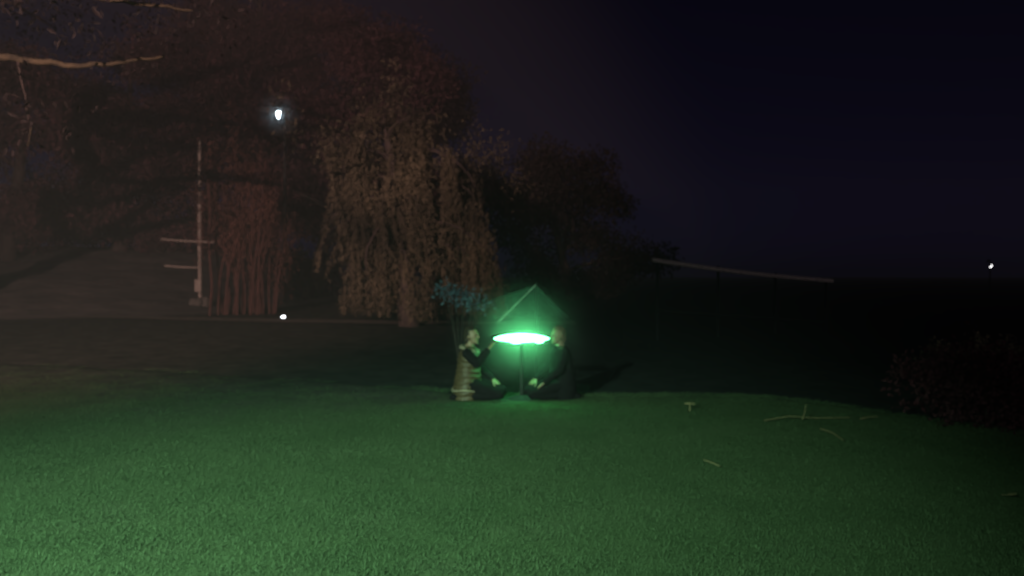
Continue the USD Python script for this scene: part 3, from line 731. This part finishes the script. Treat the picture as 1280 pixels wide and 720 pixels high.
apex = at(670, 356, 10.1)
cp = thing('sheet_canopy', 'small peaked canopy of creased clear plastic just above the green lamp', 'canopy', (apex[0], apex[1], 0))
o = np.array([apex[0], apex[1], 0])
cor = [at(622, 403, 9.75) - o, at(712, 398, 9.8) - o, at(690, 386, 10.7) - o, at(590, 384, 10.75) - o]
ap = apex - o
V, F = [], []
R_ = 12
for k in range(4):
    c0, c1 = cor[k], cor[(k + 1) % 4]
    n0 = len(V)
    for i in range(R_ + 1):
        for j in range(R_ + 1):
            e = c0 + (c1 - c0) * j / R_
            p = ap + (e - ap) * i / R_
            w = math.sin(math.pi * j / R_) * (i / R_)
            nz = meshkit.fbm(np.array([p * 7]), 3, 6)[0] - .5
            mid = (c0 + c1) / 2; out = mid / (np.linalg.norm(mid[:2]) + 1e-9)
            p = p + np.array([out[0], out[1], 0]) * (-.05 * w + .07 * nz * w) + np.array([0, 0, .05 * nz * w + .03 * w * (i / R_)])
            V.append(p)
    for i in range(R_):
        for j in range(R_):
            a = n0 + i * (R_ + 1) + j
            F += [[a, a + 1, a + R_ + 2], [a, a + R_ + 2, a + R_ + 1]]
obj('sheet', trimesh.Trimesh(np.array(V), np.array(F), process=False), 'clear_sheet', cp, smooth=True)
for c in cor:
    obj('rib', tube([ap + (c - ap) * f for f in np.linspace(0, 1, 6)], .006, 6), 'pale_rib' if c is cor[0] else 'dark_metal', cp, smooth=True)  # near rib coloured pale to draw the bright ridge line
obj('mast', tube([(0, .12, -.1), (0, .10, ap[2] * .6), (0, 0, ap[2] + .01)], .011, 8), 'dark_metal', cp, smooth=True)

mm = trimesh.creation.icosphere(3, 1.0); mm.apply_scale([1.25, 1.0, 1.0])
gm = obj('green_halo', mm, 'green_halo', None, loc=(lc[0] + .02, lc[1], lc[2] + .02))
tag(gm, 'added puff of haze drawing the green glow around the dazzling green lamp', 'mist', None, 'stuff')

# ------------------------------------------------------------------ sticks and a leaf on the lawn
def twig(name, label, cat_, pix, r=.008, lift=.045, mat='dead_twig', group=None):
    """pix: list of polylines given as ground points of the view plus heights."""
    P0 = on_ground(*pix[0][0][:2])
    t = thing(name, label, cat_, (P0[0], P0[1], 0), 0, group)
    for line in pix:
        pts = []
        for (x, y, hgt) in line:
            p = on_ground(x, y); pts.append([p[0] - P0[0], p[1] - P0[1], lift + hgt])
        pts = np.array(pts)
        if len(pts) == 2: pts = np.vstack([pts[0], (pts[0] + pts[1]) / 2 + [0, 0, .01], pts[1]])
        obj('stick', tube(pts, np.linspace(r, r * .5, len(pts)), 6), mat, t, smooth=True)
    return t
s0 = on_ground(862, 516)
tt = thing('t_shaped_stake', 'little pale T-shaped stake standing on the lawn', 'stake', (s0[0], s0[1], 0))
obj('stem', tube([(0, 0, -.03), (.003, 0, .06), (0, 0, .105)], .008, 6), 'dead_twig', tt)
obj('crosspiece', tube([(-.058, 0, .104), (0, -.01, .110), (.055, 0, .100)], .011, 6), 'dead_twig', tt)
twig('fallen_branch', 'long thin fallen branch lying across the far right of the lawn', 'branch',
     [[(955, 531, 0), (985, 528, .02), (1020, 529, .01), (1062, 527, 0)], [(1003, 530, 0), (1006, 529, .08), (1007, 528, .15)], [(1075, 529, 0), (1098, 527, .01)]], .007)
twig('broken_stick', 'short slanting stick on the lawn just below the long fallen branch', 'stick', [[(1026, 543, .01), (1040, 549, .02), (1054, 556, 0)]], .010)
twig('broken_stick', 'faint short stick near the middle of the right half of the lawn', 'stick', [[(880, 581, 0), (890, 586, .01), (900, 589, 0)]], .007, .04)
twig('broken_stick', 'small stick at the right edge beside the reddish shrub', 'stick', [[(1268, 532, .02), (1276, 538, .03), (1283, 543, .01)]], .010)
def leaf_bit(px, py, label, seed):
    p = on_ground(px, py); t = thing('fallen_leaf', label, 'leaf', (p[0], p[1], .05))
    r = np.random.default_rng(seed)
    V = np.array([[-.035, 0, 0], [-.012, .022, .006], [.012, .020, .009], [.036, .002, .016], [.012, -.02, .006], [-.012, -.02, .004], [0, 0, -.002]])
    F = [[6, i, (i + 1) % 6] for i in range(6)]
    obj('blade', trimesh.Trimesh(V, F, process=False), 'dead_twig', t)
    obj('stalk', tube([(-.035, 0, 0), (-.055, .006, .004), (-.07, .006, .0)], .002, 5), 'dead_twig', t)
leaf_bit(1265, 628, 'pale fallen leaf near the right edge of the lawn', 3)

# ------------------------------------------------------------------ two floodlights on posts behind the viewer: one on the lawn, one on the trees
def floodlight(label, P, az, dep, glow_mat, color, intensity, cone, soft):
    fd = thing('floodlight_post', label, 'floodlight', (P[0], P[1], 0))
    az, dep = math.radians(az), math.radians(dep); H = P[2]
    F_ = np.array([math.sin(az) * math.cos(dep), math.cos(az) * math.cos(dep), -math.sin(dep)])
    fl = np.array([F_[0], F_[1], 0]) / math.hypot(F_[0], F_[1])
    obj('post', tube([(0, 0, -.2), (0, 0, H * .5), (0, 0, H + .35)], .07, 10), 'grey_pole', fd, smooth=True)
    obj('arm', tube([np.array([0, 0, H + .25]), fl * .32 + [0, 0, H + .3], fl * .50 + [0, 0, H + .14]], .03, 8), 'dark_metal', fd, smooth=True)
    z_ = -F_; x_ = np.cross([0, 0, 1.], z_); x_ /= np.linalg.norm(x_); y_ = np.cross(z_, x_)
    T = np.eye(4); T[:3, 0], T[:3, 1], T[:3, 2] = x_, y_, z_; T[:3, 3] = fl * .57 + [0, 0, H]
    hood = lathe([(0, .25), (.10, .24), (.17, .10), (.19, -.05), (.175, -.05), (.15, .09), (0, .18)], 24); hood.apply_transform(T)
    obj('hood', hood, 'dark_metal', fd, smooth=40)
    ln = lathe([(0, .04), (.15, .035), (.15, .015), (0, .015)], 24); ln.apply_transform(T)
    obj('lens', ln, glow_mat, fd, smooth=40)
    sl = UsdLux.SphereLight.Define(stage, str(fd.GetPath()) + '/beam')
    sl.CreateRadiusAttr(.04); sl.CreateNormalizeAttr(True)
    sl.CreateIntensityAttr(intensity); sl.CreateColorAttr(Gf.Vec3f(*color))
    sh = UsdLux.ShapingAPI.Apply(sl.GetPrim())
    sh.CreateShapingConeAngleAttr(cone); sh.CreateShapingConeSoftnessAttr(soft)
    UsdGeom.Xformable(sl).AddTransformOp().Set(Gf.Matrix4d(*[float(v) for v in (*x_, 0, *y_, 0, *z_, 0, *(T[:3, 3] + F_ * .14), 1)]))
glow('flood_glow_warm', (1.0, 0.72, 0.5), 2.0)
floodlight('post with a hooded greenish floodlight aimed at the lawn', (-4.85, -5.45, 4.2), 14.5, 34.0, 'flood_glow', (0.56, 1.0, 0.68), 3300.0, 30.2, 1.0)
floodlight('post with a hooded warm floodlight aimed at the trees on the left', (-8.5, -14.0, 5.2), -3.0, -3.0, 'flood_glow_warm', (1.0, 0.62, 0.54), 11500.0, 21.5, 0.75)

# ------------------------------------------------------------------ thin haze added over the whole place for the lens veil
MAT['haze'] = usdkit.material(stage, '/World/Looks/haze', {'v': ('principled_volume', {'color': (0.9, 0.92, 0.95), 'density': 0.0011, 'anisotropy': 0.0})}, [], volume='v.volume')
hz_ = trimesh.creation.box([324, 284, 28.0]); hz_.apply_translation([0, 100, 12.6])
tag(obj('haze', hz_, 'haze'), 'thin haze added over the whole scene to give the lens veil', None, None, 'stuff')
